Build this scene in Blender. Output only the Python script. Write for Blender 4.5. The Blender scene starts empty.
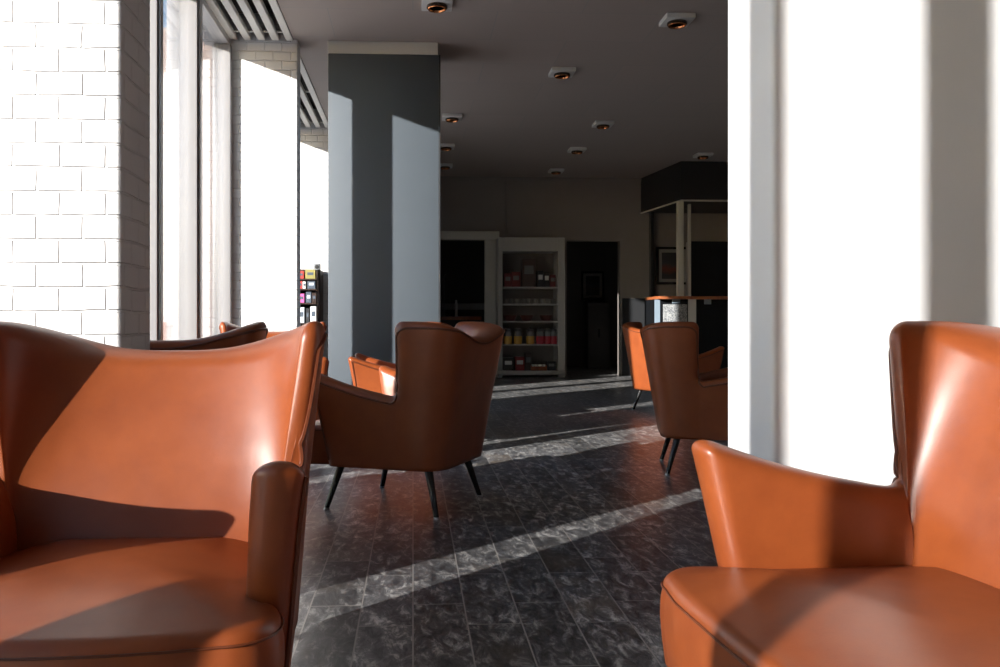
import bpy, bmesh, math, random
from mathutils import Vector, Matrix
random.seed(7)
C = bpy.context.scene.collection
SC = bpy.context.scene
PI = math.pi
CAM_Z = 0.82
YAW = math.radians(3.0); FOC = 850.0; PCX = 413+FOC*math.tan(YAW)
def PXB(px, Y=12.85):
    """x in the room of a point that lies at depth Y and was measured at column px of the photograph"""
    return Y*math.tan(YAW+math.atan((px-PCX)/FOC))

# ------------------------------------------------------------------ materials
def new_mat(name):
    m = bpy.data.materials.new(name); m.use_nodes = True
    nt = m.node_tree
    return m, nt, nt.nodes['Principled BSDF']

def plain(name, col, rough=0.5, metal=0.0, spec=0.5, noise=0.0, nscale=20, bump=0.0):
    m, nt, b = new_mat(name)
    b.inputs['Base Color'].default_value = (*col, 1)
    b.inputs['Roughness'].default_value = rough
    b.inputs['Metallic'].default_value = metal
    b.inputs['Specular IOR Level'].default_value = spec
    if noise or bump:
        tc = nt.nodes.new('ShaderNodeTexCoord')
        n = nt.nodes.new('ShaderNodeTexNoise'); n.inputs['Scale'].default_value = nscale; n.inputs['Detail'].default_value = 5
        nt.links.new(tc.outputs['Object'], n.inputs['Vector'])
        if noise:
            r = nt.nodes.new('ShaderNodeValToRGB')
            r.color_ramp.elements[0].position = 0.3; r.color_ramp.elements[1].position = 0.7
            r.color_ramp.elements[0].color = (*[c*(1-noise) for c in col], 1)
            r.color_ramp.elements[1].color = (*[min(1, c*(1+noise)) for c in col], 1)
            nt.links.new(n.outputs['Fac'], r.inputs['Fac']); nt.links.new(r.outputs['Color'], b.inputs['Base Color'])
        if bump:
            bp = nt.nodes.new('ShaderNodeBump'); bp.inputs['Strength'].default_value = bump; bp.inputs['Distance'].default_value = 0.004
            nt.links.new(n.outputs['Fac'], bp.inputs['Height']); nt.links.new(bp.outputs['Normal'], b.inputs['Normal'])
    return m

def leather():
    m, nt, b = new_mat('tan_leather')
    tc = nt.nodes.new('ShaderNodeTexCoord')
    n = nt.nodes.new('ShaderNodeTexNoise'); n.inputs['Scale'].default_value = 9; n.inputs['Detail'].default_value = 6; n.inputs['Roughness'].default_value = 0.65
    nt.links.new(tc.outputs['Object'], n.inputs['Vector'])
    r = nt.nodes.new('ShaderNodeValToRGB')
    r.color_ramp.elements[0].position = 0.3; r.color_ramp.elements[1].position = 0.72
    r.color_ramp.elements[0].color = (0.225, 0.050, 0.0125, 1)
    r.color_ramp.elements[1].color = (0.300, 0.072, 0.0175, 1)
    nt.links.new(n.outputs['Fac'], r.inputs['Fac']); nt.links.new(r.outputs['Color'], b.inputs['Base Color'])
    n2 = nt.nodes.new('ShaderNodeTexNoise'); n2.inputs['Scale'].default_value = 5; n2.inputs['Detail'].default_value = 2
    nt.links.new(tc.outputs['Object'], n2.inputs['Vector'])
    v = nt.nodes.new('ShaderNodeTexVoronoi'); v.inputs['Scale'].default_value = 420
    nt.links.new(tc.outputs['Object'], v.inputs['Vector'])
    b1 = nt.nodes.new('ShaderNodeBump'); b1.inputs['Strength'].default_value = 0.35; b1.inputs['Distance'].default_value = 0.012
    nt.links.new(n2.outputs['Fac'], b1.inputs['Height'])
    b2 = nt.nodes.new('ShaderNodeBump'); b2.inputs['Strength'].default_value = 0.10; b2.inputs['Distance'].default_value = 0.0008
    nt.links.new(v.outputs['Distance'], b2.inputs['Height']); nt.links.new(b1.outputs['Normal'], b2.inputs['Normal'])
    nt.links.new(b2.outputs['Normal'], b.inputs['Normal'])
    b.inputs['Roughness'].default_value = 0.37
    b.inputs['Specular IOR Level'].default_value = 0.6
    return m

def brick_mat():
    m, nt, b = new_mat('white_painted_brick')
    b.inputs['Base Color'].default_value = (0.82, 0.815, 0.81, 1); b.inputs['Roughness'].default_value = 0.6
    tc = nt.nodes.new('ShaderNodeTexCoord'); sx = nt.nodes.new('ShaderNodeSeparateXYZ'); cx = nt.nodes.new('ShaderNodeCombineXYZ')
    ad = nt.nodes.new('ShaderNodeMath'); ad.operation = 'ADD'
    nz = nt.nodes.new('ShaderNodeTexNoise'); nz.inputs['Scale'].default_value = 7
    nt.links.new(tc.outputs['Object'], sx.inputs[0])
    nt.links.new(sx.outputs['X'], ad.inputs[0]); nt.links.new(sx.outputs['Y'], ad.inputs[1])
    nt.links.new(ad.outputs[0], cx.inputs['X']); nt.links.new(sx.outputs['Z'], cx.inputs['Y'])
    mx = nt.nodes.new('ShaderNodeVectorMath'); mx.operation = 'MULTIPLY_ADD'
    nt.links.new(tc.outputs['Object'], nz.inputs['Vector'])
    nt.links.new(nz.outputs['Color'], mx.inputs[0]); mx.inputs[1].default_value = (0.012, 0.012, 0); nt.links.new(cx.outputs[0], mx.inputs[2])
    br = nt.nodes.new('ShaderNodeTexBrick')
    br.offset = 0.5
    br.inputs['Scale'].default_value = 1; br.inputs['Brick Width'].default_value = 0.135; br.inputs['Row Height'].default_value = 0.0715
    br.inputs['Mortar Size'].default_value = 0.005; br.inputs['Mortar Smooth'].default_value = 0.6
    br.inputs['Color1'].default_value = (1, 1, 1, 1); br.inputs['Color2'].default_value = (.9, .9, .9, 1); br.inputs['Mortar'].default_value = (0, 0, 0, 1)
    nt.links.new(mx.outputs[0], br.inputs['Vector'])
    n2 = nt.nodes.new('ShaderNodeTexNoise'); n2.inputs['Scale'].default_value = 60; n2.inputs['Detail'].default_value = 4
    nt.links.new(tc.outputs['Object'], n2.inputs['Vector'])
    mm = nt.nodes.new('ShaderNodeMath'); mm.operation = 'MULTIPLY_ADD'; mm.inputs[1].default_value = 0.12
    nt.links.new(n2.outputs['Fac'], mm.inputs[0]); nt.links.new(br.outputs['Color'], mm.inputs[2])
    bp = nt.nodes.new('ShaderNodeBump'); bp.inputs['Strength'].default_value = 1.0; bp.inputs['Distance'].default_value = 0.0085
    nt.links.new(mm.outputs[0], bp.inputs['Height']); nt.links.new(bp.outputs['Normal'], b.inputs['Normal'])
    return m

def slate():
    m, nt, b = new_mat('slate_floor_tiles')
    tc = nt.nodes.new('ShaderNodeTexCoord')
    mp = nt.nodes.new('ShaderNodeMapping'); mp.inputs['Rotation'].default_value = (0, 0, PI/2)
    nt.links.new(tc.outputs['Object'], mp.inputs['Vector'])
    br = nt.nodes.new('ShaderNodeTexBrick'); br.offset = 0.37; br.offset_frequency = 2
    br.inputs['Scale'].default_value = 1; br.inputs['Brick Width'].default_value = 0.46; br.inputs['Row Height'].default_value = 0.148
    br.inputs['Mortar Size'].default_value = 0.0022; br.inputs['Mortar Smooth'].default_value = 0.1; br.inputs['Bias'].default_value = 0.0
    br.inputs['Color1'].default_value = (0, 0, 0, 1); br.inputs['Color2'].default_value = (1, 1, 1, 1); br.inputs['Mortar'].default_value = (0.5, 0.5, 0.5, 1)
    nt.links.new(mp.outputs[0], br.inputs['Vector'])
    # per-tile offset of the cloudy slate pattern
    vm = nt.nodes.new('ShaderNodeVectorMath'); vm.operation = 'MULTIPLY_ADD'; vm.inputs[1].default_value = (13, 7, 29)
    nt.links.new(br.outputs['Color'], vm.inputs[0]); nt.links.new(tc.outputs['Object'], vm.inputs[2])
    st = nt.nodes.new('ShaderNodeMapping'); st.inputs['Scale'].default_value = (1.25, 0.55, 1); st.inputs['Rotation'].default_value = (0, 0, 0.5)
    nt.links.new(vm.outputs[0], st.inputs['Vector'])
    n = nt.nodes.new('ShaderNodeTexNoise'); n.inputs['Scale'].default_value = 20; n.inputs['Detail'].default_value = 10; n.inputs['Roughness'].default_value = 0.74; n.inputs['Distortion'].default_value = 0.5
    nt.links.new(st.outputs[0], n.inputs['Vector'])
    r = nt.nodes.new('ShaderNodeValToRGB')
    e = r.color_ramp.elements; e[0].position = 0.38; e[0].color = (0.040, 0.042, 0.046, 1); e[1].position = 0.66; e[1].color = (0.50, 0.49, 0.47, 1)
    x = e.new(0.52); x.color = (0.13, 0.13, 0.132, 1)
    nt.links.new(n.outputs['Fac'], r.inputs['Fac'])
    # rusty patches
    n3 = nt.nodes.new('ShaderNodeTexNoise'); n3.inputs['Scale'].default_value = 2.6; n3.inputs['Detail'].default_value = 5
    nt.links.new(vm.outputs[0], n3.inputs['Vector'])
    r3 = nt.nodes.new('ShaderNodeValToRGB'); r3.color_ramp.elements[0].position = 0.58; r3.color_ramp.elements[1].position = 0.75
    r3.color_ramp.elements[0].color = (0, 0, 0, 1); r3.color_ramp.elements[1].color = (0.55, 0.55, 0.55, 1)
    nt.links.new(n3.outputs['Fac'], r3.inputs['Fac'])
    mr = nt.nodes.new('ShaderNodeMix'); mr.data_type = 'RGBA'; mr.inputs['B'].default_value = (0.17, 0.125, 0.08, 1)
    nt.links.new(r3.outputs['Color'], mr.inputs['Factor']); nt.links.new(r.outputs['Color'], mr.inputs['A'])
    # tile to tile tone
    tone = nt.nodes.new('ShaderNodeMapRange'); tone.inputs['To Min'].default_value = 0.8; tone.inputs['To Max'].default_value = 1.6
    nt.links.new(br.outputs['Color'], tone.inputs['Value'])
    hs = nt.nodes.new('ShaderNodeVectorMath'); hs.operation = 'SCALE'
    nt.links.new(mr.outputs['Result'], hs.inputs[0]); nt.links.new(tone.outputs['Result'], hs.inputs['Scale'])
    mg = nt.nodes.new('ShaderNodeMix'); mg.data_type = 'RGBA'; mg.inputs['B'].default_value = (0.34, 0.32, 0.30, 1)
    nt.links.new(br.outputs['Fac'], mg.inputs['Factor']); nt.links.new(hs.outputs[0], mg.inputs['A'])
    nt.links.new(mg.outputs['Result'], b.inputs['Base Color'])
    rr = nt.nodes.new('ShaderNodeMapRange'); rr.inputs['To Min'].default_value = 0.24; rr.inputs['To Max'].default_value = 0.42
    nt.links.new(n.outputs['Fac'], rr.inputs['Value']); nt.links.new(rr.outputs['Result'], b.inputs['Roughness'])
    h = nt.nodes.new('ShaderNodeMath'); h.operation = 'SUBTRACT'
    nt.links.new(n.outputs['Fac'], h.inputs[0]); nt.links.new(br.outputs['Fac'], h.inputs[1])
    bp = nt.nodes.new('ShaderNodeBump'); bp.inputs['Strength'].default_value = 0.35; bp.inputs['Distance'].default_value = 0.003
    nt.links.new(h.outputs[0], bp.inputs['Height']); nt.links.new(bp.outputs['Normal'], b.inputs['Normal'])
    b.inputs['Specular IOR Level'].default_value = 0.45
    return m

def ceiling_mat():
    m, nt, b = new_mat('warm_grey_ceiling_boards')
    b.inputs['Roughness'].default_value = 0.75
    tc = nt.nodes.new('ShaderNodeTexCoord')
    mp = nt.nodes.new('ShaderNodeMapping'); mp.inputs['Rotation'].default_value = (0, 0, 0.0)
    nt.links.new(tc.outputs['Object'], mp.inputs['Vector'])
    br = nt.nodes.new('ShaderNodeTexBrick'); br.inputs['Scale'].default_value = 1; br.inputs['Brick Width'].default_value = 1.2; br.inputs['Row Height'].default_value = 0.6
    br.inputs['Mortar Size'].default_value = 0.003; br.offset = 0.5
    br.inputs['Color1'].default_value = (0.44, 0.375, 0.335, 1); br.inputs['Color2'].default_value = (0.42, 0.358, 0.32, 1); br.inputs['Mortar'].default_value = (0.36, 0.34, 0.32, 1)
    nt.links.new(mp.outputs[0], br.inputs['Vector']); nt.links.new(br.outputs['Color'], b.inputs['Base Color'])
    return m

def glass_mat():
    m = bpy.data.materials.new('window_glass'); m.use_nodes = True
    nt = m.node_tree; nt.nodes.clear()
    o = nt.nodes.new('ShaderNodeOutputMaterial'); mx = nt.nodes.new('ShaderNodeMixShader')
    t = nt.nodes.new('ShaderNodeBsdfTransparent'); t.inputs['Color'].default_value = (1, 1, 1, 1)
    g = nt.nodes.new('ShaderNodeBsdfGlossy'); g.inputs['Roughness'].default_value = 0.0
    lw = nt.nodes.new('ShaderNodeLayerWeight'); lw.inputs['Blend'].default_value = 0.5      # facing = 1-|cos|, the same on both faces of the pane
    pw = nt.nodes.new('ShaderNodeMath'); pw.operation = 'POWER'; pw.inputs[1].default_value = 5
    f = nt.nodes.new('ShaderNodeMath'); f.operation = 'MULTIPLY_ADD'; f.inputs[1].default_value = 0.96; f.inputs[2].default_value = 0.055
    nt.links.new(lw.outputs['Facing'], pw.inputs[0]); nt.links.new(pw.outputs[0], f.inputs[0])
    nt.links.new(f.outputs[0], mx.inputs[0]); nt.links.new(t.outputs[0], mx.inputs[1]); nt.links.new(g.outputs[0], mx.inputs[2])
    nt.links.new(mx.outputs[0], o.inputs['Surface'])
    return m

M = dict(
    leather=leather(), brick=brick_mat(), floor=slate(), ceil=ceiling_mat(), glass=glass_mat(),
    leg=plain('black_lacquered_wood', (0.012, 0.012, 0.013), 0.35),
    glide=plain('grey_metal_glide', (0.45, 0.45, 0.45), 0.35, 0.8),
    piping=plain('leather_piping', (0.13, 0.032, 0.011), 0.4),
    plaster=plain('white_plaster', (0.83, 0.83, 0.83), 0.6, noise=0.015, nscale=6, bump=0.12),
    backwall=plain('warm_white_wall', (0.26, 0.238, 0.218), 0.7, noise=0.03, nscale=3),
    blue=plain('slate_blue_paint', (0.064, 0.079, 0.094), 0.6, noise=0.02, nscale=5, bump=0.05),
    cream=plain('cream_paint', (0.60, 0.585, 0.53), 0.5),
    frame=plain('grey_metal_frame', (0.42, 0.41, 0.41), 0.35, 0.35),
    dark=plain('charcoal_paint', (0.018, 0.019, 0.021), 0.5),
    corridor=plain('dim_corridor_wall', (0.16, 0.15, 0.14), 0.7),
    black=plain('black_gloss', (0.010, 0.011, 0.013), 0.15),
    slat=plain('pale_slat_paint', (0.80, 0.775, 0.72), 0.55),
    void=plain('dark_ceiling_void', (0.025, 0.023, 0.02), 0.8),
    white=plain('white_enamel', (0.72, 0.72, 0.70), 0.4),
    copper=plain('copper', (0.75, 0.30, 0.12), 0.25, 1.0),
    darkmetal=plain('dark_bronze', (0.05, 0.035, 0.025), 0.4, 0.6),
    wood=plain('reddish_wood', (0.33, 0.10, 0.035), 0.35, noise=0.25, nscale=18),
    pave=plain('pale_paving', (0.62, 0.61, 0.60), 0.8, noise=0.1, nscale=3),
    facade=plain('pinkish_render', (0.38, 0.29, 0.26), 0.8, noise=0.06, nscale=2),
    steel=plain('brushed_steel', (0.5, 0.5, 0.5), 0.3, 0.9),
)
def col(name, c, rough=0.5, metal=0):
    if name not in M: M[name] = plain(name, c, rough, metal)
    return M[name]

# ------------------------------------------------------------------ mesh helpers
def smooth_by_angle(me, ang=0.6):
    for p in me.polygons: p.use_smooth = True
    try: me.set_sharp_from_angle(angle=ang)
    except Exception: pass

def obj(name, bm, mat, parent=None, smooth=True, ang=0.6, loc=None):
    me = bpy.data.meshes.new(name)
    bmesh.ops.recalc_face_normals(bm, faces=bm.faces[:])
    bm.to_mesh(me); bm.free()
    if smooth: smooth_by_angle(me, ang)
    me.materials.append(mat)
    o = bpy.data.objects.new(name, me); C.objects.link(o)
    if parent: o.parent = parent
    if loc: o.location = loc
    return o

def tag(o, label=None, cat=None, group=None, kind=None):
    if label: o['label'] = label
    if cat: o['category'] = cat
    if group: o['group'] = group
    if kind: o['kind'] = kind
    return o

def empty(name, loc=(0, 0, 0), rz=0):
    o = bpy.data.objects.new(name, None); C.objects.link(o)
    o.empty_display_size = 0.1
    o.location = loc; o.rotation_euler = (0, 0, rz)
    return o

def copy_tree(o, parent=None):
    c = o.copy(); C.objects.link(c)
    if parent: c.parent = parent
    for ch in list(o.children): copy_tree(ch, c)
    return c

def NB(): return bmesh.new()

def box(bm, x0, x1, y0, y1, z0, z1, bev=0.0, seg=2):
    t = bmesh.new()
    bmesh.ops.create_cube(t, size=1)
    for v in t.verts:
        v.co = Vector(((x0+x1)/2 + v.co.x*(x1-x0), (y0+y1)/2 + v.co.y*(y1-y0), (z0+z1)/2 + v.co.z*(z1-z0)))
    if bev > 0: bmesh.ops.bevel(t, geom=t.edges[:], offset=bev, segments=seg, affect='EDGES', profile=0.5)
    me = bpy.data.meshes.new('tmp'); t.to_mesh(me); t.free(); bm.from_mesh(me); bpy.data.meshes.remove(me)
    return bm

def lathe(bm, prof, cx=0, cy=0, n=24, cap=True, axis=None):
    """prof: list of (r, z); optional axis shift function of z"""
    rings = []
    for r, z in prof:
        ox, oy = axis(z) if axis else (0, 0)
        rings.append([bm.verts.new((cx+ox+r*math.cos(2*PI*i/n), cy+oy+r*math.sin(2*PI*i/n), z)) for i in range(n)])
    for a, b in zip(rings, rings[1:]):
        for i in range(n): bm.faces.new((a[i], a[(i+1) % n], b[(i+1) % n], b[i]))
    if cap:
        bm.faces.new(rings[0][::-1]); bm.faces.new(rings[-1])
    return bm

def tube(bm, pts, r, n=8):
    pts = [Vector(p) for p in pts]
    rings = []; up = None
    for i, p in enumerate(pts):
        t = (pts[min(i+1, len(pts)-1)] - pts[max(i-1, 0)]).normalized()
        if up is None:
            up = Vector((0, 0, 1)) if abs(t.z) < 0.9 else Vector((1, 0, 0))
        s = t.cross(up).normalized(); up = s.cross(t).normalized()
        rings.append([bm.verts.new(p + (s*math.cos(2*PI*k/n) + up*math.sin(2*PI*k/n))*r) for k in range(n)])
    for a, b in zip(rings, rings[1:]):
        for k in range(n): bm.faces.new((a[k], a[(k+1) % n], b[(k+1) % n], b[k]))
    bm.faces.new(rings[0][::-1]); bm.faces.new(rings[-1])
    return bm

# ------------------------------------------------------------------ the armchair
def lerp(a, b, t): return a + (b-a)*t
def sstep(a, b, x):
    t = max(0.0, min(1.0, (x-a)/(b-a))); return t*t*(3-2*t)

Y0, YS, YR = -0.30, 0.10, 0.29            # side starts, side ends (corner begins), rear
Z0 = 0.20
def corner_curve(w, ys, yr, rx, n=60):
    """from (w, ys) round a corner to (0, yr); superelliptic corner"""
    pts = []
    ry = yr-ys
    for i in range(n+1):
        a = i/n*PI/2
        pts.append((w-rx+rx*math.cos(a)**rx_pow, ys+ry*math.sin(a)**rx_pow))
    m = 20
    for i in range(1, m+1): pts.append(((w-rx)*(1-i/m), yr))
    return pts
rx_pow = 0.62
def arclen(pts):
    L = [0]
    for a, b in zip(pts, pts[1:]): L.append(L[-1]+math.hypot(a[0]-b[0], a[1]-b[1]))
    return L
def at_len(pts, L, s):
    s = max(0, min(L[-1], s))
    for i in range(len(L)-1):
        if s <= L[i+1]:
            t = (s-L[i])/max(1e-9, L[i+1]-L[i]); a, b = pts[i], pts[i+1]
            return (lerp(a[0], b[0], t), lerp(a[1], b[1], t))
    return pts[-1]
OUT_W0, OUT_W1 = 0.325, 0.295              # outer half width at the front / where the corner begins (floor of the body)
outer_c = corner_curve(OUT_W1, YS, YR, 0.17); outer_L = arclen(outer_c)
rx_pow = 0.92
inner_c = corner_curve(0.240, 0.0, 1.0, 0.240); inner_L = arclen(inner_c)
S_SIDE = YS-Y0
S_END = S_SIDE+outer_L[-1]
def outer_pt(s, z):
    if s < S_SIDE:
        y = Y0+s; x = lerp(OUT_W0, OUT_W1, s/S_SIDE)
    else:
        x, y = at_len(outer_c, outer_L, s-S_SIDE)
    h = z-Z0
    x2 = x*(1+0.25*h+0.12*max(0, h-0.3))
    y2 = y+0.17*h*sstep(0.10, 0.285, y) + 0.0
    return Vector((x2, y2, z))
def inner_pt(s, z):
    h = max(0.0, z-Z0)
    k = min(1.0, h/0.62)
    SI = S_SIDE-0.005
    ys = Y0+SI
    if s < SI:
        y = Y0+s; x = lerp(OUT_W0-0.080, 0.240, s/SI); v = 0.0
    else:
        f = (s-SI)/(S_END-SI)
        x, v = at_len(inner_c, inner_L, f*inner_L[-1])
        # the back slopes: close to the front at seat height, deep at the top, so the wings grow upwards
        yb = max(0.065, -0.015+0.53*h)
        y = ys+v*(yb-ys)
    crease = 0.012*sstep(SI-0.06, SI-0.005, s)*(1-min(1, v*2))*(1-sstep(0.42, 0.50, z))
    x2 = x - (crease if x > 0 else 0)
    x2 = x2*(1+0.26*h+0.12*max(0, h-0.3)) + (0.022*k*sstep(SI-0.08, SI+0.07, s))*min(1, x/0.15)
    return Vector((x2, y, z))

def build_shell_mesh():
    tipY, tipZ = -0.300, 0.612
    jY, jZ = 0.076, 0.510
    wY, wZ = 0.108, 0.822
    sy = lambda y: y-Y0
    top, bot = [], []
    # arm front edge to junction: rounded tip
    N1 = 34
    fr = 0.035
    es = [fr*(1-math.sin(a/8*PI/2)) for a in range(8, 0, -1)]          # 0 .. fr close to the front
    Larm = jY-tipY
    dist = [0.0]+[fr*(1-math.cos(i/8*PI/2)) for i in range(1, 9)]
    dist += [fr+(Larm-fr)*i/24 for i in range(1, 25)]
    prof = []
    for d in dist:
        y = tipY+d
        z = lerp(tipZ, jZ, d/Larm)
        z -= 0.012*math.sin(PI*d/Larm)
        if d < fr: z -= 0.030*(1-math.sqrt(max(0, 1-((fr-d)/fr)**2)))
        k = (d/Larm)
        # fillet into the wing
        prof.append((sy(y), z, d))
    n_arm = len(prof)
    for i, (s, z, d) in enumerate(prof):
        top.append((s, z)); bot.append((sy(lerp(-0.225, 0.00, d/Larm)), Z0))
    # concave fillet J then wing front edge
    rf = 0.035
    for i in range(1, 7):
        a = i/6*PI/2
        top.append((sy(jY+rf*math.sin(a)), jZ-0.004+rf*(1-math.cos(a))))
        bot.append((sy(lerp(0.00, 0.05, i/6)), Z0))
    x0 = top[-1]
    rc = 0.040
    for i in range(1, 37):
        t = i/36
        top.append((lerp(x0[0], sy(wY), t**1.0), lerp(x0[1], wZ-rc, t)))
        bot.append((sy(lerp(0.05, 0.30, t)), Z0))
    x0 = top[-1]
    for i in range(1, 9):
        a = i/8*PI/2
        top.append((x0[0]+rc*(1-math.cos(a)), x0[1]+rc*math.sin(a)))
        bot.append((sy(lerp(0.30, 0.34, i/8)), Z0))
    s1 = top[-1][0]; b1 = bot[-1][0]
    NB_ = 56
    for i in range(1, NB_+1):
        t = i/NB_
        s = lerp(s1, S_END, t)
        dip = 0.066*(0.5-0.5*math.cos(PI*max(0, min(1, (t-0.12)/0.86))))
        top.append((s, wZ-dip)); bot.append((lerp(b1, S_END, t), Z0))
    ncol = len(top)
    # section rows
    re_ = 0.040
    rim = [bot[0]] + top                      # the free edge of the shell: up the arm front, along the arm, up the wing, over the back
    rr, pw = 0.036, 2.2
    def edge_dist(s_, z_):
        best = 9.0
        for (ax, az), (bx, bz) in zip(rim, rim[1:]):
            if min(az, bz)-z_ > best or min(ax, bx)-s_ > best or s_-max(ax, bx) > best: continue
            dx, dz = bx-ax, bz-az
            q = dx*dx+dz*dz
            t = 0 if q < 1e-12 else max(0, min(1, ((s_-ax)*dx+(z_-az)*dz)/q))
            best = min(best, math.hypot(s_-ax-t*dx, z_-az-t*dz))
        return best
    ds = [re_*(1-math.cos(k/12*PI/2)) for k in range(13)]
    def section(i):
        (st, zt), (sb, zb) = top[i], bot[i]
        L = math.hypot(st-sb, zt-zb)
        dd = ds + [lerp(re_, L, (k/34)**1.3) for k in range(1, 35)]
        half_ = []
        for d in dd:
            f = d/L
            s_, z_ = lerp(st, sb, f), lerp(zt, zb, f)
            e = edge_dist(s_, z_) if d > 0 else 0.0
            g = 1.0 if e >= rr else max(0.0, 1-((rr-e)/rr)**pw)**(1/pw)
            O, I = outer_pt(s_, z_), inner_pt(s_, z_)
            half_.append(((O+I)/2, (O-I)/2, g))
        return [m+h*g for m, h, g in reversed(half_)] + [m-h*g for m, h, g in half_[1:]]
    half = [section(i) for i in range(ncol)]
    cols = half + [[Vector((-p.x, p.y, p.z)) for p in half[i]] for i in range(ncol-2, -1, -1)]
    return cols, n_arm, ncol, dist, half

def build_chair_parts():
    cols, n_arm, ncol, dist, half = build_shell_mesh()
    nr = len(cols[0]); nc = len(cols)
    bm = NB()
    vv = [[bm.verts.new(p) for p in c] for c in cols]
    cut_a = n_arm+3; cut_b = nc-1-cut_a
    tagmap = {}
    for i in range(nc-1):
        part = 0 if i < cut_a else (2 if i >= cut_b else 1)
        for j in range(nr-1):
            try:
                f = bm.faces.new((vv[i][j], vv[i+1][j], vv[i+1][j+1], vv[i][j+1])); f.material_index = part
            except ValueError: pass
        try:
            f = bm.faces.new((vv[i][0], vv[i][nr-1], vv[i+1][nr-1], vv[i+1][0])); f.material_index = part
        except ValueError: pass
    bmesh.ops.remove_doubles(bm, verts=bm.verts[:], dist=0.00005)
    notch = [v for v in bm.verts if abs(v.co.x) > 0.2 and 0.47 < v.co.z < 0.63 and 0.02 < v.co.y < 0.17]
    for _ in range(10): bmesh.ops.smooth_vert(bm, verts=notch, factor=0.5, use_axis_x=True, use_axis_y=True, use_axis_z=True)
    bmesh.ops.recalc_face_normals(bm, faces=bm.faces[:])
    bm.normal_update()
    full_n = {}
    for v in bm.verts: full_n[tuple(round(c, 5) for c in v.co)] = v.normal.copy()
    out = []
    for part in (0, 1, 2):
        b2 = bm.copy()
        bmesh.ops.delete(b2, geom=[f for f in b2.faces if f.material_index != part], context='FACES')
        for f in b2.faces: f.material_index = 0; f.smooth = True
        me = bpy.data.meshes.new(['armrest', 'backrest', 'armrest'][part])
        b2.to_mesh(me); b2.free()
        me.normals_split_custom_set_from_vertices([full_n.get(tuple(round(c, 5) for c in v.co), v.normal) for v in me.vertices])
        me.materials.append(M['leather']); out.append(me)
    bm.free()
    # piping line: on the outer face, a little in from the edge
    row = 36
    line = []
    def off(i, j, k=0.0015):
        p = half[i][j]; s = (half[i][j]-half[i][nr-1-j]); 
        return p + s.normalized()*k
    fcol = 6
    for j in range(2, row+1): line.append(off(fcol, j))
    for i in range(fcol+1, ncol): line.append(off(i, row))
    line += [Vector((-p.x, p.y, p.z)) for p in reversed(line[:-1])]
    pb = NB(); tube(pb, line, 0.0050, 6)
    # second, finer seam just inside the edge roll
    return out, pb, line

def seat_mesh():
    # plan outline: rounded front corners, convex front, narrower rear
    outline = []
    wf, wr, yb = 0.318, 0.255, 0.20
    yc, yf = -0.362, -0.405
    R = 0.075
    n = 26
    # front edge from centre to right corner
    pts = []
    for i in range(n+1):
        x = (wf-R)*i/n
        pts.append((x, yf+(yc-yf)*(x/wf)**2.2))
    x0, y0 = pts[-1]
    for i in range(1, 13):
        a = i/12*PI/2
        pts.append((x0+R*math.sin(a), y0+R*(1-math.cos(a))))
    x1, y1 = pts[-1]
    for i in range(1, 9): pts.append((lerp(x1, 0.285, sstep(0, 1, i/8)), lerp(y1, -0.16, i/8)))
    for i in range(1, 13): pts.append((lerp(0.285, wr, i/12), lerp(-0.16, yb-0.06, i/12)))
    x2, y2 = pts[-1]
    for i in range(1, 7):
        a = i/6*PI/2
        pts.append((x2-0.06*(1-math.cos(a)), y2+0.06*math.sin(a)))
    x3 = pts[-1][0]
    for i in range(1, 9): pts.append((x3*(1-i/8), yb))
    outline = pts + [(-x, y) for x, y in reversed(pts[1:-1])]
    N = len(outline)
    nor = []
    for i in range(N):
        a, b = Vector(outline[i-1]), Vector(outline[(i+1) % N])
        d = (b-a).normalized(); nor.append(Vector((d.y, -d.x)))
    H = 0.372
    rows = [(-0.030, 0.2005), (-0.008, 0.203), (0.0, 0.215), (0.006, 0.26), (0.009, 0.30), (0.008, 0.33), (0.004, H-0.022)]
    for k in range(1, 7):
        a = k/6*PI/2
        rows.append((0.004-0.030*(1-math.cos(a)), H-0.022+0.024*math.sin(a)))
    bm = NB(); rings = []
    for o, z in rows:
        rings.append([bm.verts.new((p[0]+q.x*o, p[1]+q.y*o, z)) for p, q in zip(outline, nor)])
    cx, cy = 0.0, -0.09
    base = [(p[0]+q.x*-0.026, p[1]+q.y*-0.026) for p, q in zip(outline, nor)]
    for k in range(1, 13):
        f = k/13
        z = H+0.002+0.034*(1-(1-f)**2.2)
        rings.append([bm.verts.new((lerp(p[0], cx, f), lerp(p[1], cy, f), z)) for p in base])
    for a, b in zip(rings, rings[1:]):
        for i in range(N): bm.faces.new((a[i], a[(i+1) % N], b[(i+1) % N], b[i]))
    bm.faces.new(rings[0][::-1])
    c = bm.verts.new((cx, cy, H+0.036))
    for i in range(N): bm.faces.new((rings[-1][i], rings[-1][(i+1) % N], c))
    seam = [(outline[i][0]+nor[i].x*0.0055, outline[i][1]+nor[i].y*0.0055, H-0.020) for i in list(range(46, -1, -1)) ]
    seam = [(-p[0], p[1], p[2]) for p in seam][:0] + seam
    seam2 = seam + [(-p[0], p[1], p[2]) for p in reversed(seam[:-1])]
    sb = NB(); tube(sb, seam2, 0.0022, 6)
    return bm, sb

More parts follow.
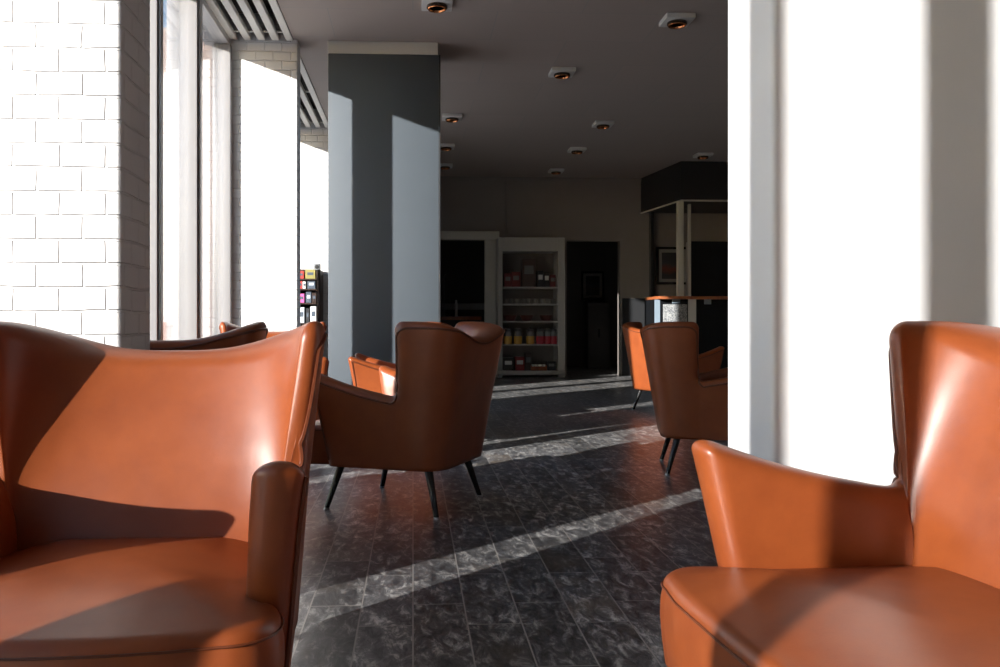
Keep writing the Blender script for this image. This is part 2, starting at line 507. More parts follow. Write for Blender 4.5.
def make_chair(label):
    root = empty('armchair')
    meshes, pb, line = build_chair_parts()
    names = ['armrest', 'backrest', 'armrest']
    for nme, me in zip(names, meshes):
        o = bpy.data.objects.new(nme, me); C.objects.link(o); o.parent = root
        if nme == 'backrest':
            obj('piping', pb, M['piping'], o)
    sbm, seam = seat_mesh()
    so = obj('seat', sbm, M['leather'], root, ang=1.2)
    obj('seam', seam, M['piping'], so)
    for sx in (-1, 1):
        for top, foot in (((0.225, -0.20), (0.262, -0.262)), ((0.205, 0.20), (0.25, 0.262))):
            lb = NB()
            ax = lambda z, t=top, f=foot: (sx*lerp(f[0], t[0], z/0.215), lerp(f[1], t[1], z/0.215))
            lathe(lb, [(0.0115, 0.008), (0.013, 0.06), (0.0165, 0.14), (0.020, 0.215)], n=20, axis=ax)
            lo = obj('leg', lb, M['leg'], root)
            gb = NB()
            lathe(gb, [(0.0125, 0.0), (0.0130, 0.002), (0.0125, 0.009)], n=16, axis=ax)
            obj('glide', gb, M['glide'], lo)
    tag(root, label, 'armchair', 'tan leather armchairs')
    return root

CH = [  # x, y, facing angle theta (0 = facing the camera), label
    (-0.530, 1.62, 1, 'tan leather armchair in the left foreground, its back lit by a bright glare'),
    (-0.03, 3.87, None, 'tan leather armchair seen from behind on four black legs, standing before the blue pillar'),
    (1.67, 4.67, 77, 'brown leather armchair in side view with dark back, half hidden by the white wall edge'),
    (0.88, 0.985, -84, 'wide tan leather armchair in the right foreground with its armrest against the white wall'),
    (-0.92, 3.36, 188, 'leather armchair showing only its dark brown top rail above the left foreground chair'),
    (-0.915, 5.60, 7, 'orange leather armchair facing the room in front of the sunlit white brick pier'),
    (-0.11, 5.72, -90, 'orange leather armchair mostly hidden behind the armchair seen from behind, one armrest lit'),
    (2.39, 7.7, 113, 'farthest orange leather armchair, sunlit from behind, near the dark bar counter'),
]
CH[1] = (-0.03, 3.87, math.degrees(math.atan2(-0.9, -0.43)), CH[1][3])
def widen(root, extra):
    """the same chair built wider: its middle is stretched and its sides move apart"""
    for ob in root.children_recursive:
        ob.data = ob.data.copy()
        for v in ob.data.vertices:
            v.co.x += extra*max(-1.0, min(1.0, v.co.x/0.17))
proto = None
for x, y, th, lab in CH:
    if proto is None:
        proto = make_chair(lab); o = proto
    else:
        o = copy_tree(proto); o['label'] = lab
        if lab.startswith('wide'): widen(o, 0.28)
    o.location = (x, y, 0); o.rotation_euler = (0, 0, math.radians(th))

# ------------------------------------------------------------------ the shell of the room
HC = 3.02; XW = -1.432
YN, YB = -3.2, 12.85; XR = 7.5
def struct(name, bm, m, parent=None, **kw):
    o = obj(name, bm, m, parent, **kw)
    if parent is None: o['kind'] = 'structure'
    return o
b = NB(); box(b, -1.62, XR+0.1, YN-0.1, YB+2.6, -0.12, 0.0); struct('floor', b, M['floor'])
b = NB(); box(b, -40, -1.62, -30, 40, -0.2, -0.03); struct('ground', b, M['pave'])
b = NB(); box(b, -0.93, XR+0.1, YN-0.1, YB+2.6, HC, HC+0.12); struct('ceiling', b, M['ceil'])
b = NB(); box(b, -1.62, -0.93, YN-0.1, YB+0.1, HC+0.26, HC+0.36)
box(b, -0.945, -0.93, YN-0.1, YB, HC-0.005, HC+0.26)
struct('ceiling_recess', b, M['void'])
# slats that run along the window side of the ceiling
segs = [(YN, 2.55), (2.90, 6.68), (6.88, 9.64), (9.85, YB)]
for (ya, yb_) in segs:
    b = NB()
    for k in range(5):
        x = XW+0.013+k*0.108
        box(b, x, x+0.056, ya, yb_, HC-0.01, HC+0.03, 0.004, 1)
    s = struct('ceiling_slats', b, M['slat'])
    b = NB()
    for yy in (ya+0.12, (ya+yb_)/2, yb_-0.12): tube(b, [(XW, yy, HC+0.02), (XW+0.53, yy, HC+0.02)], 0.008)
    obj('hanger_rod', b, M['slat'], s)
b = NB(); box(b, -30, -3.5, 24, 25, -0.1, 9); struct('wall_exterior', b, M['facade'])
# brick piers that stand out from the window side
for (ya, yb_, xp) in ((2.60, 2.88, -0.873), (6.68, 6.88, -0.902), (9.64, 9.85, -0.902)):
    b = NB(); box(b, XW-0.12, xp, ya, yb_, 0, HC+0.2, 0.006, 2); struct('wall_pier', b, M['brick'])
# back wall with two openings
ZD = 2.06
def wall_box(x0, x1, z0, z1, nm='wall_back', m='backwall', y0=YB, y1=YB+0.15):
    b = NB(); box(b, x0, x1, y0, y1, z0, z1); return struct(nm, b, M[m])
PZ = lambda py, Y=YB: CAM_Z+(322-py)*Y/850
dl0, dl1 = PXB(436), PXB(485)
dr0, dr1 = PXB(567), PXB(620)
b = NB()
box(b, -1.62, dl0, YB, YB+0.15, 0, HC)
box(b, dl0, dl1, YB, YB+0.15, ZD, HC)
box(b, dl1, dr0, YB, YB+0.15, 0, HC)
box(b, dr0, dr1, YB, YB+0.15, ZD, HC)
box(b, dr1, XR+0.1, YB, YB+0.15, 0, HC)
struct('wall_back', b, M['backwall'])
b = NB(); box(b, PXB(505), PXB(507), YB-0.03, YB, ZD+0.1, HC, 0.004); struct('trim_1', b, M['backwall'])
b = NB(); box(b, -1.6, XR, YB-0.015, YB, HC-0.05, HC); struct('trim_2', b, M['backwall'])
# frame of the left opening
b = NB(); box(b, dl1-0.01, dl1+0.19, YB-0.06, YB+0.02, 0, ZD+0.1, 0.006); box(b, dl0-0.1, dl1+0.21, YB-0.075, YB+0.0, ZD, ZD+0.13, 0.006)
struct('door_frame', b, M['cream'])
# corridors behind the openings
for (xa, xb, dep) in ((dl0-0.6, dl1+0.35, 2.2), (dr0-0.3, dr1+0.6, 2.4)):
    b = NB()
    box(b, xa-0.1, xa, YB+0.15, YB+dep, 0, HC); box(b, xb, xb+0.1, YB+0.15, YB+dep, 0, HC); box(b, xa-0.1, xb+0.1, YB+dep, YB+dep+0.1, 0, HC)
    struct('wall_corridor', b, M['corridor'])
# remaining walls
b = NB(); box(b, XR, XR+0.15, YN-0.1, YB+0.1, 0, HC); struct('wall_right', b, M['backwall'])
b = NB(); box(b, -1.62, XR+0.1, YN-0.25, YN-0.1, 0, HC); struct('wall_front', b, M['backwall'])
b = NB(); box(b, -1.62, -1.42, YN-0.1, YN+0.7, 0, HC+0.2); struct('wall_left', b, M['brick'])
# the white wall on the right
b = NB(); box(b, PXB(772, 1.87), 2.9, 1.87, 1.87*1.148, 0, HC, 0.012, 3); struct('wall_partition', b, M['plaster'])
# blue pillar with its pale cap
pY = 6.68
b = NB(); box(b, -0.662, 0.204, pY, pY+0.55, 0, HC-0.10, 0.006, 2); pil = struct('pillar', b, M['blue'])
b = NB(); box(b, -0.666, 0.196, pY+0.004, pY+0.54, HC-0.10, HC, 0.004, 1); obj('cap', b, M['cream'], pil)
b = NB(); box(b, 0.204, 0.216, pY-0.004, pY+0.55, 0, HC-0.10, 0.002, 1); obj('corner_strip', b, M['dark'], pil)

# ------------------------------------------------------------------ windows between the piers
ZH, ZSILL = CAM_Z+2.14, 0.06
def window(n, ya, yb_, mull):
    b = NB()
    box(b, XW-0.17, XW+0.02, ya, yb_, ZH, HC+0.36, 0.004, 1)
    box(b, XW-0.10, XW+0.02, ya, yb_, 0, ZSILL, 0.004, 1)
    box(b, XW-0.10, XW+0.03, ya, ya+0.055, ZSILL, ZH, 0.006, 2)
    box(b, XW-0.10, XW+0.03, yb_-0.065, yb_, ZSILL, ZH, 0.006, 2)
    f = struct('window_%d' % n, b, M['frame'])
    mull = [(m + (0.16,))[:3] for m in mull]
    for y, w, dep in mull:
        b = NB(); box(b, XW-dep, XW+0.035, y-w/2, y+w/2, ZSILL, ZH, 0.006, 2); box(b, XW+0.035, XW+0.05, y-w/4, y+w/4, ZSILL, ZH, 0.003, 1)
        obj('mullion', b, M['frame'], f)
    ys = [ya+0.05]+[m[0] for m in mull]+[yb_-0.06]
    for a, c in zip(ys, ys[1:]):
        for gx in (XW-0.045, XW-0.025):      # double glazing
            b = NB(); box(b, gx, gx+0.006, a, c, ZSILL-0.01, ZH+0.01); obj('glass', b, M['glass'], f, smooth=False)
    return f
f1 = window(1, YN+0.7, 2.60, [(1.813, 0.335), (0.30, 0.075), (-0.055, 0.095, 0.05), (-0.487, 0.080, 0.05), (-1.05, 0.07, 0.05), (-1.7, 0.10)])  # widest entry: unseen post, added to shade the floor and side-view chair
b = NB(); box(b, XW-0.09, XW+0.005, 1.95, 2.55, ZSILL, 0.80, 0.006, 1); obj('added_sun_block', b, M['frame'], f1)  # unseen panel added low in the glazing to block sun from the floor
window(2, 2.88, 6.68, [(3.80, 0.10), (4.77, 0.09), (5.645, 0.115)])
window(3, 6.88, 9.64, [(7.8, 0.10), (8.72, 0.10)])
window(4, 9.85, 10.0, [])
b = NB(); box(b, XW-0.16, XW+0.02, 10.0, YB, 0, HC+0.2, 0.004, 1); struct('wall_left', b, M['brick'])  # unseen stretch made solid to keep sun off the door frame and shelves

# ------------------------------------------------------------------ ceiling lights
def downlight(label):
    r = empty('ceiling_downlight')
    b = NB(); box(b, -0.105, 0.105, -0.105, 0.105, -0.036, 0.0, 0.006, 2); obj('housing', b, M['white'], r)
    b = NB(); lathe(b, [(0.070, -0.035), (0.072, -0.050), (0.062, -0.058), (0.055, -0.05), (0.05, -0.037)], n=28, cap=True); obj('collar', b, M['darkmetal'], r)
    b = NB(); lathe(b, [(0.062, -0.050), (0.066, -0.057), (0.062, -0.062), (0.054, -0.060), (0.050, -0.05)], n=28, cap=True); obj('ring', b, M['copper'], r)
    tag(r, label, 'ceiling light', 'square ceiling downlights')
    return r
DL = [(437, 8, 'square white downlight with brown centre, on the ceiling above the blue pillar'),
      (677, 20, 'large white square downlight on the ceiling nearest the white wall at the right'),
      (562, 74, 'white square downlight in the middle of the ceiling, halfway between the near and far ones'),
      (452, 120, 'small white downlight beside the right edge of the blue pillar, uppermost of three there'),
      (603, 125, 'small grey downlight high on the ceiling to the right of the copper one'),
      (577, 151, 'small downlight on the ceiling, right of and above the shelving unit'),
      (446, 149, 'small copper downlight beside the blue pillar edge, middle one of three'),
      (703, 155, 'small copper downlight just above the black bulkhead of the bar'),
      (445, 168, 'tiny dark downlight beside the blue pillar edge, lowest of three'),
      (556, 172, 'tiny dark downlight close to the top of the back wall')]
pr = None
for px, py, lab in DL:
    Y = (HC-0.05-CAM_Z)*850/(322-py)
    if pr is None: pr = downlight(lab); o = pr
    else: o = copy_tree(pr); o['label'] = lab
    o.location = (PXB(px, Y), Y, HC)

# ------------------------------------------------------------------ shelving unit at the back wall with its goods
YC = 12.42
sx0, sx1 = PXB(498, YC), PXB(565, YC)
ix0, ix1 = PXB(502.5, YC), PXB(558, YC)
shelf_z = [PZ(286.5, YC), PZ(303.5, YC), PZ(321, YC), PZ(344.5, YC)]
zt = PZ(237, YC)
unit = empty('shelving_unit', ((sx0+sx1)/2, YC, 0))
tag(unit, 'tall grey open shelving unit with five shelves of goods against the back wall', 'shelving unit')
def part(name, bm, m, parent, sub=None):
    o = obj(name, bm, m, parent)
    pl = parent.location if parent.parent is None else Vector((0, 0, 0))
    if parent.parent is None:
        for v in o.data.vertices: v.co -= parent.location
    else:
        for v in o.data.vertices: v.co -= parent.parent.location
    return o
cab = col('grey_cabinet_paint', (0.38, 0.37, 0.35), 0.5)
for xa, xb in ((sx0, ix0), (ix1, sx1)):
    b = NB(); box(b, xa, xb, YC, YB-0.01, 0.0, zt, 0.004, 1); part('side_panel', b, cab, unit)
b = NB(); box(b, ix0, ix1, YC, YB-0.01, PZ(251, YC), zt, 0.004, 1); part('header', b, cab, unit)
b = NB(); box(b, ix0, ix1, YB-0.03, YB-0.01, 0.05, zt-0.02); part('back_panel', b, col('dim_cabinet_back', (0.22, 0.20, 0.18)), unit)
for z in shelf_z:
    b = NB(); box(b, ix0, ix1, YC+0.01, YB-0.03, z-0.022, z, 0.002, 1); part('shelf', b, cab, unit)
zb0 = PZ(371, YC)
b = NB(); box(b, sx0-0.01, sx1+0.0, YC-0.02, YB-0.03, zb0-0.06, zb0, 0.004, 1); part('shelf', b, cab, unit)

def good(name, bm, m, label, cat, group=None, loc=(0, 0, 0)):
    return tag(obj(name, bm, m, loc=loc), label, cat, group)
XC = lambda px: PXB(px, YC+0.12)
yg = YC+0.14
# jars
def jar(px, c, lab):
    r = empty('storage_jar', (XC(px), yg, shelf_z[3]))
    b = NB(); lathe(b, [(0.052, 0), (0.060, 0.008), (0.062, 0.12), (0.055, 0.135)], n=20); obj('contents', b, c, r)
    b = NB(); lathe(b, [(0.063, 0.12), (0.063, 0.155), (0.050, 0.175), (0.046, 0.19)], n=20); obj('glass_neck', b, col('grey_glass', (0.16, 0.16, 0.16), 0.15), r)
    b = NB(); lathe(b, [(0.050, 0.19), (0.052, 0.194), (0.052, 0.222), (0.046, 0.228), (0.012, 0.23), (0.012, 0.245)], n=20); obj('lid', b, col('dark_lid', (0.06, 0.06, 0.06), 0.3), r)
    tag(r, lab, 'jar', 'jars on the shelving unit')
yel = col('mustard_contents', (0.50, 0.28, 0.04), 0.35); red = col('deep_red_contents', (0.35, 0.015, 0.03), 0.3)
for px, c, lab in ((508, yel, 'jar of yellow goods at the left end of the jar shelf'), (518, yel, 'jar of yellow goods, middle one of the three yellow jars'),
                   (530.5, yel, 'jar of yellow goods beside the first red jar'), (540.5, red, 'jar of red goods beside the yellow jars'),
                   (547.5, red, 'bright red jar, middle one of the three red jars'), (554, red, 'jar of red goods at the right end of the jar shelf')):
    jar(px, c, lab)
# top shelf
dr = col('dark_red_card', (0.14, 0.02, 0.02)); bk = col('black_card', (0.02, 0.02, 0.022)); gr = col('grey_card', (0.16, 0.16, 0.15)); wh = col('white_china', (0.65, 0.65, 0.63), 0.3)
def carton(px0, px1, z, h, m, lab, grp='cartons on the shelving unit', d=0.14, name='carton', stripe=None):
    x0, x1 = XC(px0), XC(px1)
    r = empty(name, ((x0+x1)/2, yg, z))
    b = NB(); box(b, -(x1-x0)/2, (x1-x0)/2, -d/2, d/2, 0, h, 0.003, 1); obj('carton_body', b, m, r)
    b = NB(); box(b, -(x1-x0)/2*0.7, (x1-x0)/2*0.7, -d/2-0.002, -d/2, h*0.45, h*0.75); obj('printed_band', b, stripe or gr, r)
    tag(r, lab, 'box', grp)
z1 = shelf_z[0]
carton(504, 511, z1, 0.20, dr, 'dark red carton at the left end of the top shelf')
carton(511.5, 520, z1, 0.22, dr, 'wider dark red carton, second from the left on the top shelf')
carton(522, 535, z1, 0.42, col('brown_card', (0.07, 0.045, 0.035)), 'tall dark brown carton standing behind the others on the top shelf')
carton(537, 543, z1, 0.24, bk, 'black carton with white mark on the top shelf', stripe=wh)
carton(543.5, 549, z1, 0.22, bk, 'black carton with white mark, to the right of its twin on the top shelf', stripe=wh)
carton(549.5, 555, z1, 0.18, dr, 'small dark red carton at the right end of the top shelf')
# cups on the second shelf
for k, px in enumerate((506, 512, 518, 524, 530, 536, 542, 548, 554)):
    b = NB(); lathe(b, [(0.024, 0), (0.030, 0.004), (0.036, 0.075), (0.033, 0.075), (0.026, 0.012)], n=18)
    tag(obj('drinking_glass', b, col('smoky_glass', (0.25, 0.24, 0.22), 0.15), loc=(XC(px), yg, shelf_z[1])), 'small grey glass standing in the row on the second shelf of the unit', 'glass', 'glasses in a row on the second shelf')
# bowls on the third shelf
for px, lab in ((510, 'low dark red bowl at the left of the third shelf'), (527, 'low dark red bowl in the middle of the third shelf'), (546, 'low dark red bowl at the right of the third shelf')):
    b = NB(); lathe(b, [(0.05, 0), (0.07, 0.006), (0.105, 0.085), (0.10, 0.085), (0.065, 0.015)], n=22)
    tag(obj('bowl', b, col('dark_red_glaze', (0.10, 0.025, 0.02), 0.3), loc=(XC(px), yg, shelf_z[2])), lab, 'bowl', 'bowls on the third shelf')
# bottom shelf
carton(503, 513, zb0, 0.19, bk, 'black carton with pale band at the left end of the bottom shelf', stripe=wh)
carton(515, 524, zb0, 0.20, col('red_card', (0.25, 0.03, 0.03)), 'red carton with pale spot on the bottom shelf', stripe=wh)
carton(525, 531, zb0, 0.26, col('brown_card', (0.07, 0.045, 0.035)), 'narrow brown carton on the bottom shelf behind the tray')
tr = empty('serving_tray', (XC(538), yg-0.02, zb0))
b = NB(); w = XC(545)-XC(530)
box(b, -w/2, w/2, -0.10, 0.10, 0, 0.012); box(b, -w/2, w/2, -0.10, -0.09, 0, 0.06); box(b, -w/2, w/2, 0.09, 0.10, 0, 0.06); obj('tray_base', b, M['wood'], tr)
for sx in (-1, 1):
    b = NB(); box(b, sx*w/2-0.006, sx*w/2+0.006, -0.10, 0.10, 0, 0.075, 0.003, 1); obj('tray_end', b, M['wood'], tr)
tag(tr, 'brown wooden tray holding white cups on the bottom shelf', 'tray')
for k, px in enumerate((532.5, 536.2, 539.9, 543.6)):
    b = NB(); lathe(b, [(0.016, 0), (0.022, 0.004), (0.026, 0.075), (0.024, 0.075), (0.018, 0.01)], n=16)
    tag(obj('white_cup', b, wh, loc=(XC(px), yg-0.02, zb0+0.012)), 'small white cup standing in the brown tray on the bottom shelf', 'cup', 'white cups in the tray')
carton(547, 555, zb0, 0.13, bk, 'low black carton at the right end of the bottom shelf')

# ------------------------------------------------------------------ back of the room: left opening with counter
YK = YB+0.9
kx = lambda px: PXB(px, YK)
kz = lambda py: PZ(py, YK)
cnt = empty('kitchen_counter', (kx(462), YK, 0))
b = NB(); box(b, -0.6, 0.32, -0.02, 0.5, kz(320), kz(316.5), 0.004, 1); obj('worktop', b, M['wood'], cnt)
b = NB(); box(b, -0.58, 0.30, 0.03, 0.48, 0, kz(320), 0.004, 1); obj('cabinet_body', b, M['dark'], cnt)
tag(cnt, 'wooden topped counter inside the dark opening beside the pillar', 'counter')
cd = empty('pillar_candle', (kx(456.5), YK+0.1, kz(316.5)))
b = NB(); lathe(b, [(0.022, 0), (0.024, 0.004), (0.021, 0.22), (0.017, 0.27), (0.004, 0.272)], n=16); obj('wax', b, wh, cd)
b = NB(); lathe(b, [(0.002, 0.27), (0.0015, 0.29)], n=6); obj('wick', b, M['dark'], cd)
tag(cd, 'slim white candle standing on the wooden counter in the dark opening', 'candle')
pole = empty('tap', (kx(444.5), YK+0.2, kz(316.5)))
b = NB(); tube(b, [(0, 0, 0), (0, 0, 0.64), (0.01, -0.02, 0.68), (0.03, -0.06, 0.69)], 0.010); obj('spout', b, M['steel'], pole)
b = NB(); lathe(b, [(0.03, 0), (0.03, 0.012), (0.012, 0.02)], n=14); obj('tap_base', b, M['steel'], pole)
tag(pole, 'thin upright metal rod on the counter at the left side of the dark opening', 'tap')
rl = empty('wall_rail', (kx(462), YB+2.0, PZ(306.5, YB+2.0)))
b = NB(); box(b, -0.55, 0.50, -0.02, 0.0, -0.055, 0.055, 0.006, 1); obj('rail_board', b, col('pale_rail', (0.55, 0.55, 0.52)), rl)
b = NB()
for x in (-0.45, 0.4): box(b, x-0.02, x+0.02, 0.0, 0.2, -0.03, 0.03)
obj('rail_bracket', b, M['dark'], rl)
tag(rl, 'pale horizontal rail board at counter height in the dark opening', 'rail')

# picture frame
def picture(name, x0, x1, z0, z1, Y, lab, art1, art2, grp='framed pictures'):
    r = empty(name, ((x0+x1)/2, Y, (z0+z1)/2)); w = (x1-x0)/2; h = (z1-z0)/2; t = 0.035
    b = NB(); box(b, -w, w, -0.03, 0, h-t, h, 0.003, 1); box(b, -w, w, -0.03, 0, -h, -h+t, 0.003, 1); box(b, -w, -w+t, -0.03, 0, -h+t, h-t, 0.003, 1); box(b, w-t, w, -0.03, 0, -h+t, h-t, 0.003, 1)
    obj('picture_frame', b, M['black'], r)
    b = NB(); box(b, -w+t, w-t, -0.012, 0, -h+t, h-t); obj('mount', b, col('grey_mount', (0.30, 0.29, 0.27)), r)
    m2 = 0.085
    m, nt, bs = new_mat('print_'+name+str(len(bpy.data.materials)))
    tc = nt.nodes.new('ShaderNodeTexCoord'); sp = nt.nodes.new('ShaderNodeSeparateXYZ'); nz = nt.nodes.new('ShaderNodeTexNoise'); nz.inputs['Scale'].default_value = 7
    ad = nt.nodes.new('ShaderNodeMath'); ad.operation = 'MULTIPLY_ADD'; ad.inputs[1].default_value = 0.35
    nt.links.new(tc.outputs['Generated'], sp.inputs[0]); nt.links.new(tc.outputs['Object'], nz.inputs['Vector'])
    nt.links.new(nz.outputs['Fac'], ad.inputs[0]); nt.links.new(sp.outputs['Z'], ad.inputs[2])
    rp = nt.nodes.new('ShaderNodeValToRGB'); e = rp.color_ramp.elements
    e[0].position = 0.35; e[0].color = (*art1, 1); e[1].position = 0.9; e[1].color = (*art1, 1); x = e.new(0.58); x.color = (*art2, 1); x = e.new(0.72); x.color = (0.05, 0.055, 0.06, 1)
    nt.links.new(ad.outputs[0], rp.inputs['Fac']); nt.links.new(rp.outputs['Color'], bs.inputs['Base Color'])
    b = NB(); box(b, -w+m2, w-m2, -0.016, -0.012, -h+m2, h-m2); obj('print', b, m, r)
    tag(r, lab, 'picture', grp)
YQ = YB
picture('framed_picture', PXB(656), PXB(689), PZ(284), PZ(246), YQ, 'framed picture with dark red band on the wall behind the bar', (0.035, 0.035, 0.04), (0.16, 0.04, 0.03))
YC2 = YB+2.4
picture('framed_picture', PXB(581, YC2), PXB(604, YC2), PZ(300, YC2), PZ(271, YC2), YC2, 'dim framed picture hanging in the dark corridor doorway', (0.03, 0.03, 0.03), (0.06, 0.045, 0.04))
b = NB(); box(b, PXB(583, YC2), PXB(604, YC2), YC2-0.45, YC2-0.02, 0.0, PZ(303, YC2), 0.008, 2)
cbn = empty('low_cabinet', (PXB(593, YC2), YC2-0.2, 0))
part('cabinet_body', b, col('dim_grey_cabinet', (0.13, 0.125, 0.12)), cbn)
b = NB(); box(b, PXB(592.5, YC2), PXB(594.5, YC2), YC2-0.465, YC2-0.45, 0.55, 0.7, 0.003, 1); part('handle', b, M['dark'], cbn)
tag(cbn, 'low grey cabinet under the dim picture in the dark corridor', 'cabinet')
# dark dado right of the doorway
b = NB(); box(b, dr1+0.03, PXB(700), YB-0.02, YB, 0, PZ(298), 0.003, 1); struct('trim_3', b, M['dark'])

# ------------------------------------------------------------------ the bar on the right
YA = 11.45
fx = lambda px, Y=YA: PXB(px, Y)
fz = lambda py, Y=YA: PZ(py, Y)
XBR = 6.4
b = NB()
p = [(fx(681), YA), (XBR, YA), (XBR, YB), (PXB(641), YB)]
zlo = fz(198)
vb = [b.verts.new((x, y, zlo)) for x, y in p]; vt = [b.verts.new((x, y, HC)) for x, y in p]
for i in range(4): b.faces.new((vb[i], vb[(i+1) % 4], vt[(i+1) % 4], vt[i]))
b.faces.new(vb[::-1]); b.faces.new(vt)
bulk = obj('bar_bulkhead', b, M['dark'])
tag(bulk, 'black boxed bulkhead hanging from the ceiling over the bar', 'bulkhead')
bulk['kind'] = 'structure'
b = NB(); tube(b, [(p[3][0]-0.005, YB-0.02, zlo-0.008), (p[0][0], YA, zlo-0.008), (XBR, YA, zlo-0.008)], 0.012); obj('edge_strip', b, M['cream'], bulk)
b = NB(); ctz = fz(296)
box(b, fx(680), fx(685.8), YA+0.08, YA+0.17, ctz, zlo, 0.006, 2)
tag(obj('bar_post', b, M['cream']), 'pale square post standing on the bar top under the bulkhead corner', 'post', 'bar posts')
b = NB(); box(b, PXB(688.5, 11.85), PXB(691, 11.85), 11.85, 11.9, ctz, zlo, 0.004, 2)
tag(obj('bar_post', b, M['cream']), 'thinner grey post just behind the pale post on the bar', 'post', 'bar posts')
b = NB(); box(b, PXB(650.5, 12.78), PXB(653.5, 12.78), 12.76, YB, 0, zlo); struct('trim_4', b, M['dark'])
bar = empty('bar_counter', (fx(690), YA, 0))
b = NB(); box(b, fx(656), XBR, YA-0.12, YA+0.55, ctz-0.04, ctz, 0.006, 2); part('counter_top', b, M['wood'], bar)
b = NB(); box(b, fx(654.5), XBR, YA, YA+0.5, 0.08, ctz-0.04, 0.004, 1); part('front_panel', b, M['black'], bar)
b = NB(); box(b, fx(654), XBR, YA+0.06, YA+0.45, 0, 0.08); part('plinth', b, M['dark'], bar)
blue = col('pale_blue_panel', (0.22, 0.28, 0.34), 0.25)
def sparkle():
    m, nt, bs = new_mat('mosaic_mirror_panel')
    tc = nt.nodes.new('ShaderNodeTexCoord'); v = nt.nodes.new('ShaderNodeTexVoronoi'); v.inputs['Scale'].default_value = 70
    nt.links.new(tc.outputs['Object'], v.inputs['Vector'])
    rp = nt.nodes.new('ShaderNodeValToRGB'); rp.color_ramp.elements[0].color = (0.16, 0.17, 0.18, 1); rp.color_ramp.elements[1].color = (0.42, 0.43, 0.43, 1)
    rp.color_ramp.elements[0].position = 0.25; rp.color_ramp.elements[1].position = 0.8
    nt.links.new(v.outputs['Color'], rp.inputs['Fac']); nt.links.new(rp.outputs['Color'], bs.inputs['Base Color'])
    bs.inputs['Roughness'].default_value = 0.3
    return m
b = NB(); box(b, fx(654.5), fx(660), YA-0.012, YA, fz(345), ctz-0.045, 0.003, 1); part('edge_panel', b, blue, bar)
b = NB(); box(b, fx(663), fx(687), YA-0.012, YA, fz(330), fz(304), 0.003, 1); part('mosaic_panel', b, sparkle(), bar)
b = NB(); box(b, fx(672), fx(680), YA-0.010, YA, fz(303), fz(298.5), 0.002, 1); part('blue_panel', b, blue, bar)
b = NB(); box(b, fx(688), fx(696), YA-0.010, YA, fz(350), fz(298), 0.002, 1); part('white_panel', b, wh, bar)
b = NB(); box(b, fx(704), fx(711), YA-0.010, YA, fz(304), fz(298.5), 0.002, 1); part('blue_panel', b, blue, bar)
tag(bar, 'dark bar counter with reddish wooden top and glossy front panels', 'bar counter')
bd = empty('black_board', (fx(720, 12.3), 12.3, 0))
b = NB(); box(b, fx(691, 12.3), XBR-0.4, 12.3, 12.5, 0.0, PZ(240, 12.3), 0.006, 1); part('board_panel', b, M['black'], bd)
b = NB(); box(b, fx(690.2, 12.3), fx(691, 12.3), 12.29, 12.5, 0.0, PZ(240, 12.3), 0.002, 1); part('board_edge', b, M['steel'], bd)
tag(bd, 'tall black back unit standing behind the bar counter', 'back unit')

# ------------------------------------------------------------------ display rack by the far pier
YD = 9.25
rx = lambda px: PXB(px, YD)
rz = lambda py: PZ(py, YD)
rk = empty('display_rack', (rx(312), YD, 0))
brown = col('dark_brown_wood', (0.035, 0.018, 0.012), 0.45)
b = NB(); box(b, rx(317), rx(320), YD, YD+0.34, 0, rz(270), 0.004, 1); part('side_panel', b, brown, rk)
b = NB(); box(b, rx(290), rx(292), YD, YD+0.34, 0, rz(270), 0.004, 1); part('side_panel', b, brown, rk)
b = NB(); box(b, rx(292), rx(317), YD+0.31, YD+0.34, 0.05, rz(268), 0.002, 1); part('back_panel', b, brown, rk)
rzs = [rz(323), rz(303), rz(289), rz(279)]
for z in rzs:
    b = NB(); box(b, rx(292), rx(317), YD, YD+0.31, z-0.015, z, 0.002, 1); part('shelf', b, brown, rk)
tag(rk, 'dark brown display rack of small goods in front of the far white wall', 'display rack')
pk = col('pink_card', (0.65, 0.12, 0.35)); rd = col('bright_red_card', (0.50, 0.05, 0.04)); pale = col('pale_blue_card', (0.55, 0.60, 0.66)); slt = col('slate_card', (0.07, 0.09, 0.12)); olv = col('olive_card', (0.30, 0.26, 0.08))
def rbox(pa, pb_, z, h, m, lab, dz=0.0):
    x0, x1 = rx(pa), rx(pb_)
    r = empty('goods_packet', ((x0+x1)/2, YD+0.08, z))
    b = NB(); box(b, -(x1-x0)/2, (x1-x0)/2, -0.05, 0.05, 0, h, 0.003, 1); obj('packet_body', b, m, r)
    b = NB(); box(b, -(x1-x0)/2*0.6, (x1-x0)/2*0.6, -0.052, -0.05, h*0.4, h*0.7); obj('printed_band', b, slt if m is not slt else pale, r)
    tag(r, lab, 'packet', 'packets on the display rack')
t0 = rzs[3]
rbox(297.5, 303.5, t0, 0.085, rd, 'red packet on the top shelf of the dark display rack')
rbox(305, 315, t0, 0.10, olv, 'olive packet on the top shelf of the dark display rack')
rbox(297.5, 302, rzs[2], 0.085, rd, 'small red packet on the second shelf of the display rack')
rbox(302.3, 305.5, rzs[2], 0.08, wh, 'white slim packet on the second shelf of the display rack')
rbox(307, 315, rzs[2], 0.095, slt, 'slate coloured packet on the second shelf of the display rack')
rbox(297.5, 304, rzs[1], 0.10, pk, 'pink packet on the third shelf of the display rack')
rbox(305.5, 311, rzs[1], 0.12, slt, 'slate packet on the third shelf beside the pink one')
rbox(311.6, 316, rzs[1], 0.11, brown, 'brown packet at the right end of the third shelf of the rack')
rbox(298.5, 304, rzs[0], 0.17, pale, 'pale packet on the bottom visible shelf of the display rack')
rbox(305.5, 309, rzs[0], 0.16, bk, 'black packet between pale and white ones on the display rack')
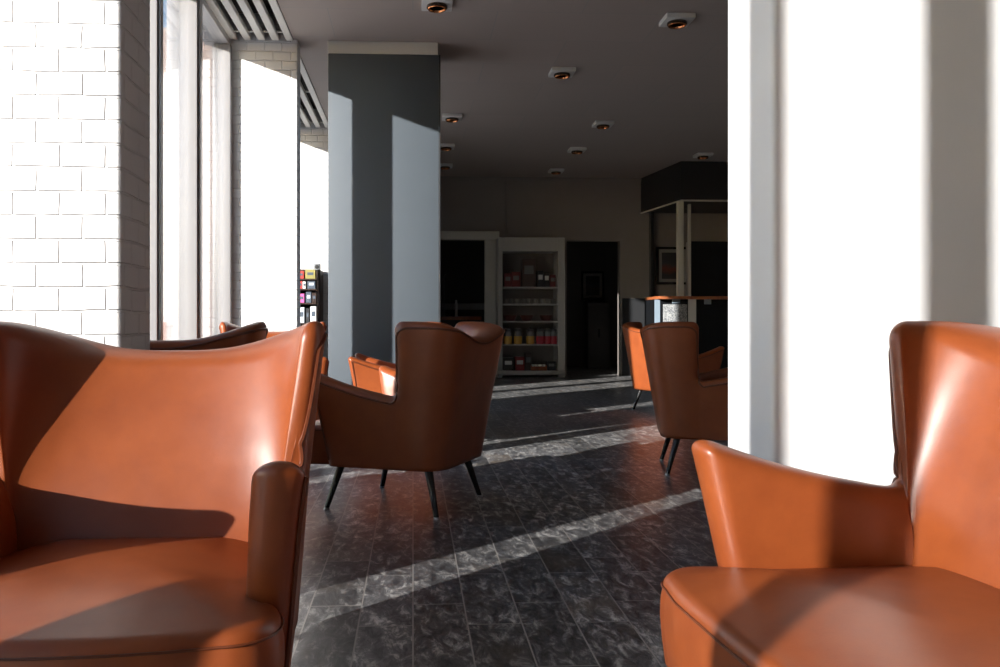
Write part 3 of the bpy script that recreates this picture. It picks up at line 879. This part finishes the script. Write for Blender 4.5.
rbox(310, 316, rzs[0], 0.18, wh, 'white packet on the bottom visible shelf of the display rack')
# small box on top
r = empty('speaker_cube', (rx(315.5), YD+0.15, rz(270)))
b = NB(); box(b, -0.035, 0.035, -0.04, 0.04, 0, 0.075, 0.006, 2); obj('cube_body', b, col('mid_grey', (0.2, 0.21, 0.22)), r)
b = NB(); lathe(b, [(0.02, 0), (0.022, 0.004), (0.012, 0.006)], n=16)
for v in b.verts: v.co = Vector((v.co.x, -0.04-v.co.z, v.co.y+0.038))
obj('cube_face', b, M['dark'], r)
tag(r, 'small grey box standing on top of the dark display rack', 'box')

# ------------------------------------------------------------------ light
SUN_DIR = Vector((1.0, 0.88, -0.36)).normalized()
sd = bpy.data.lights.new('sun', 'SUN'); sd.energy = 15; sd.angle = math.radians(0.53); sd.color = (1.0, 0.965, 0.92)
so = bpy.data.objects.new('sun', sd); C.objects.link(so); so.rotation_euler = SUN_DIR.to_track_quat('-Z', 'Y').to_euler(); so.location = (-8, -6, 6)
w = bpy.data.worlds.new('world'); SC.world = w; w.use_nodes = True
nt = w.node_tree; bg = nt.nodes['Background']
sky = nt.nodes.new('ShaderNodeTexSky'); sky.sky_type = 'NISHITA'; sky.sun_disc = False
sky.sun_elevation = math.radians(15); sky.sun_rotation = math.atan2(-SUN_DIR.x, -SUN_DIR.y)
sky.air_density = 1.0; sky.dust_density = 0.3; sky.ozone_density = 2.0
nt.links.new(sky.outputs[0], bg.inputs['Color']); bg.inputs['Strength'].default_value = 0.42
# sky light comes in through the glazing: portals in the window openings
for (ya, yb_) in ((YN+0.7, 2.6), (2.88, 6.68), (6.88, 9.64), (9.85, 10.0)):
    a = bpy.data.lights.new('window_portal', 'AREA'); a.shape = 'RECTANGLE'; a.size = yb_-ya; a.size_y = ZH-ZSILL
    a.cycles.is_portal = True
    ao = bpy.data.objects.new('window_portal', a); C.objects.link(ao)
    ao.location = (XW-0.16, (ya+yb_)/2, (ZH+ZSILL)/2)
    ao.rotation_euler = Matrix(((0, 0, -1), (1, 0, 0), (0, -1, 0))).to_euler()

# ------------------------------------------------------------------ camera
cam = bpy.data.cameras.new('camera'); co = bpy.data.objects.new('camera', cam); C.objects.link(co)
co.location = (0, 0, CAM_Z)
co.rotation_euler = (PI/2, 0, -YAW)
cam.sensor_fit = 'HORIZONTAL'; cam.sensor_width = 36; cam.lens = 850/1000*36
cam.shift_x = (500-PCX)/1000
cam.shift_y = (322-333.5)/1000
cam.clip_start = 0.05; cam.clip_end = 200
SC.camera = co
vs = SC.view_settings
vs.view_transform = 'Standard'; vs.look = 'None'; vs.exposure = 0.0; vs.gamma = 1.0; vs.use_curve_mapping = False
SC.cycles.use_denoising = True
SC.cycles.max_bounces = 10; SC.cycles.diffuse_bounces = 6; SC.cycles.glossy_bounces = 4; SC.cycles.transparent_max_bounces = 12
SC.cycles.sample_clamp_indirect = 6.0
SC.cycles.caustics_reflective = False; SC.cycles.caustics_refractive = False
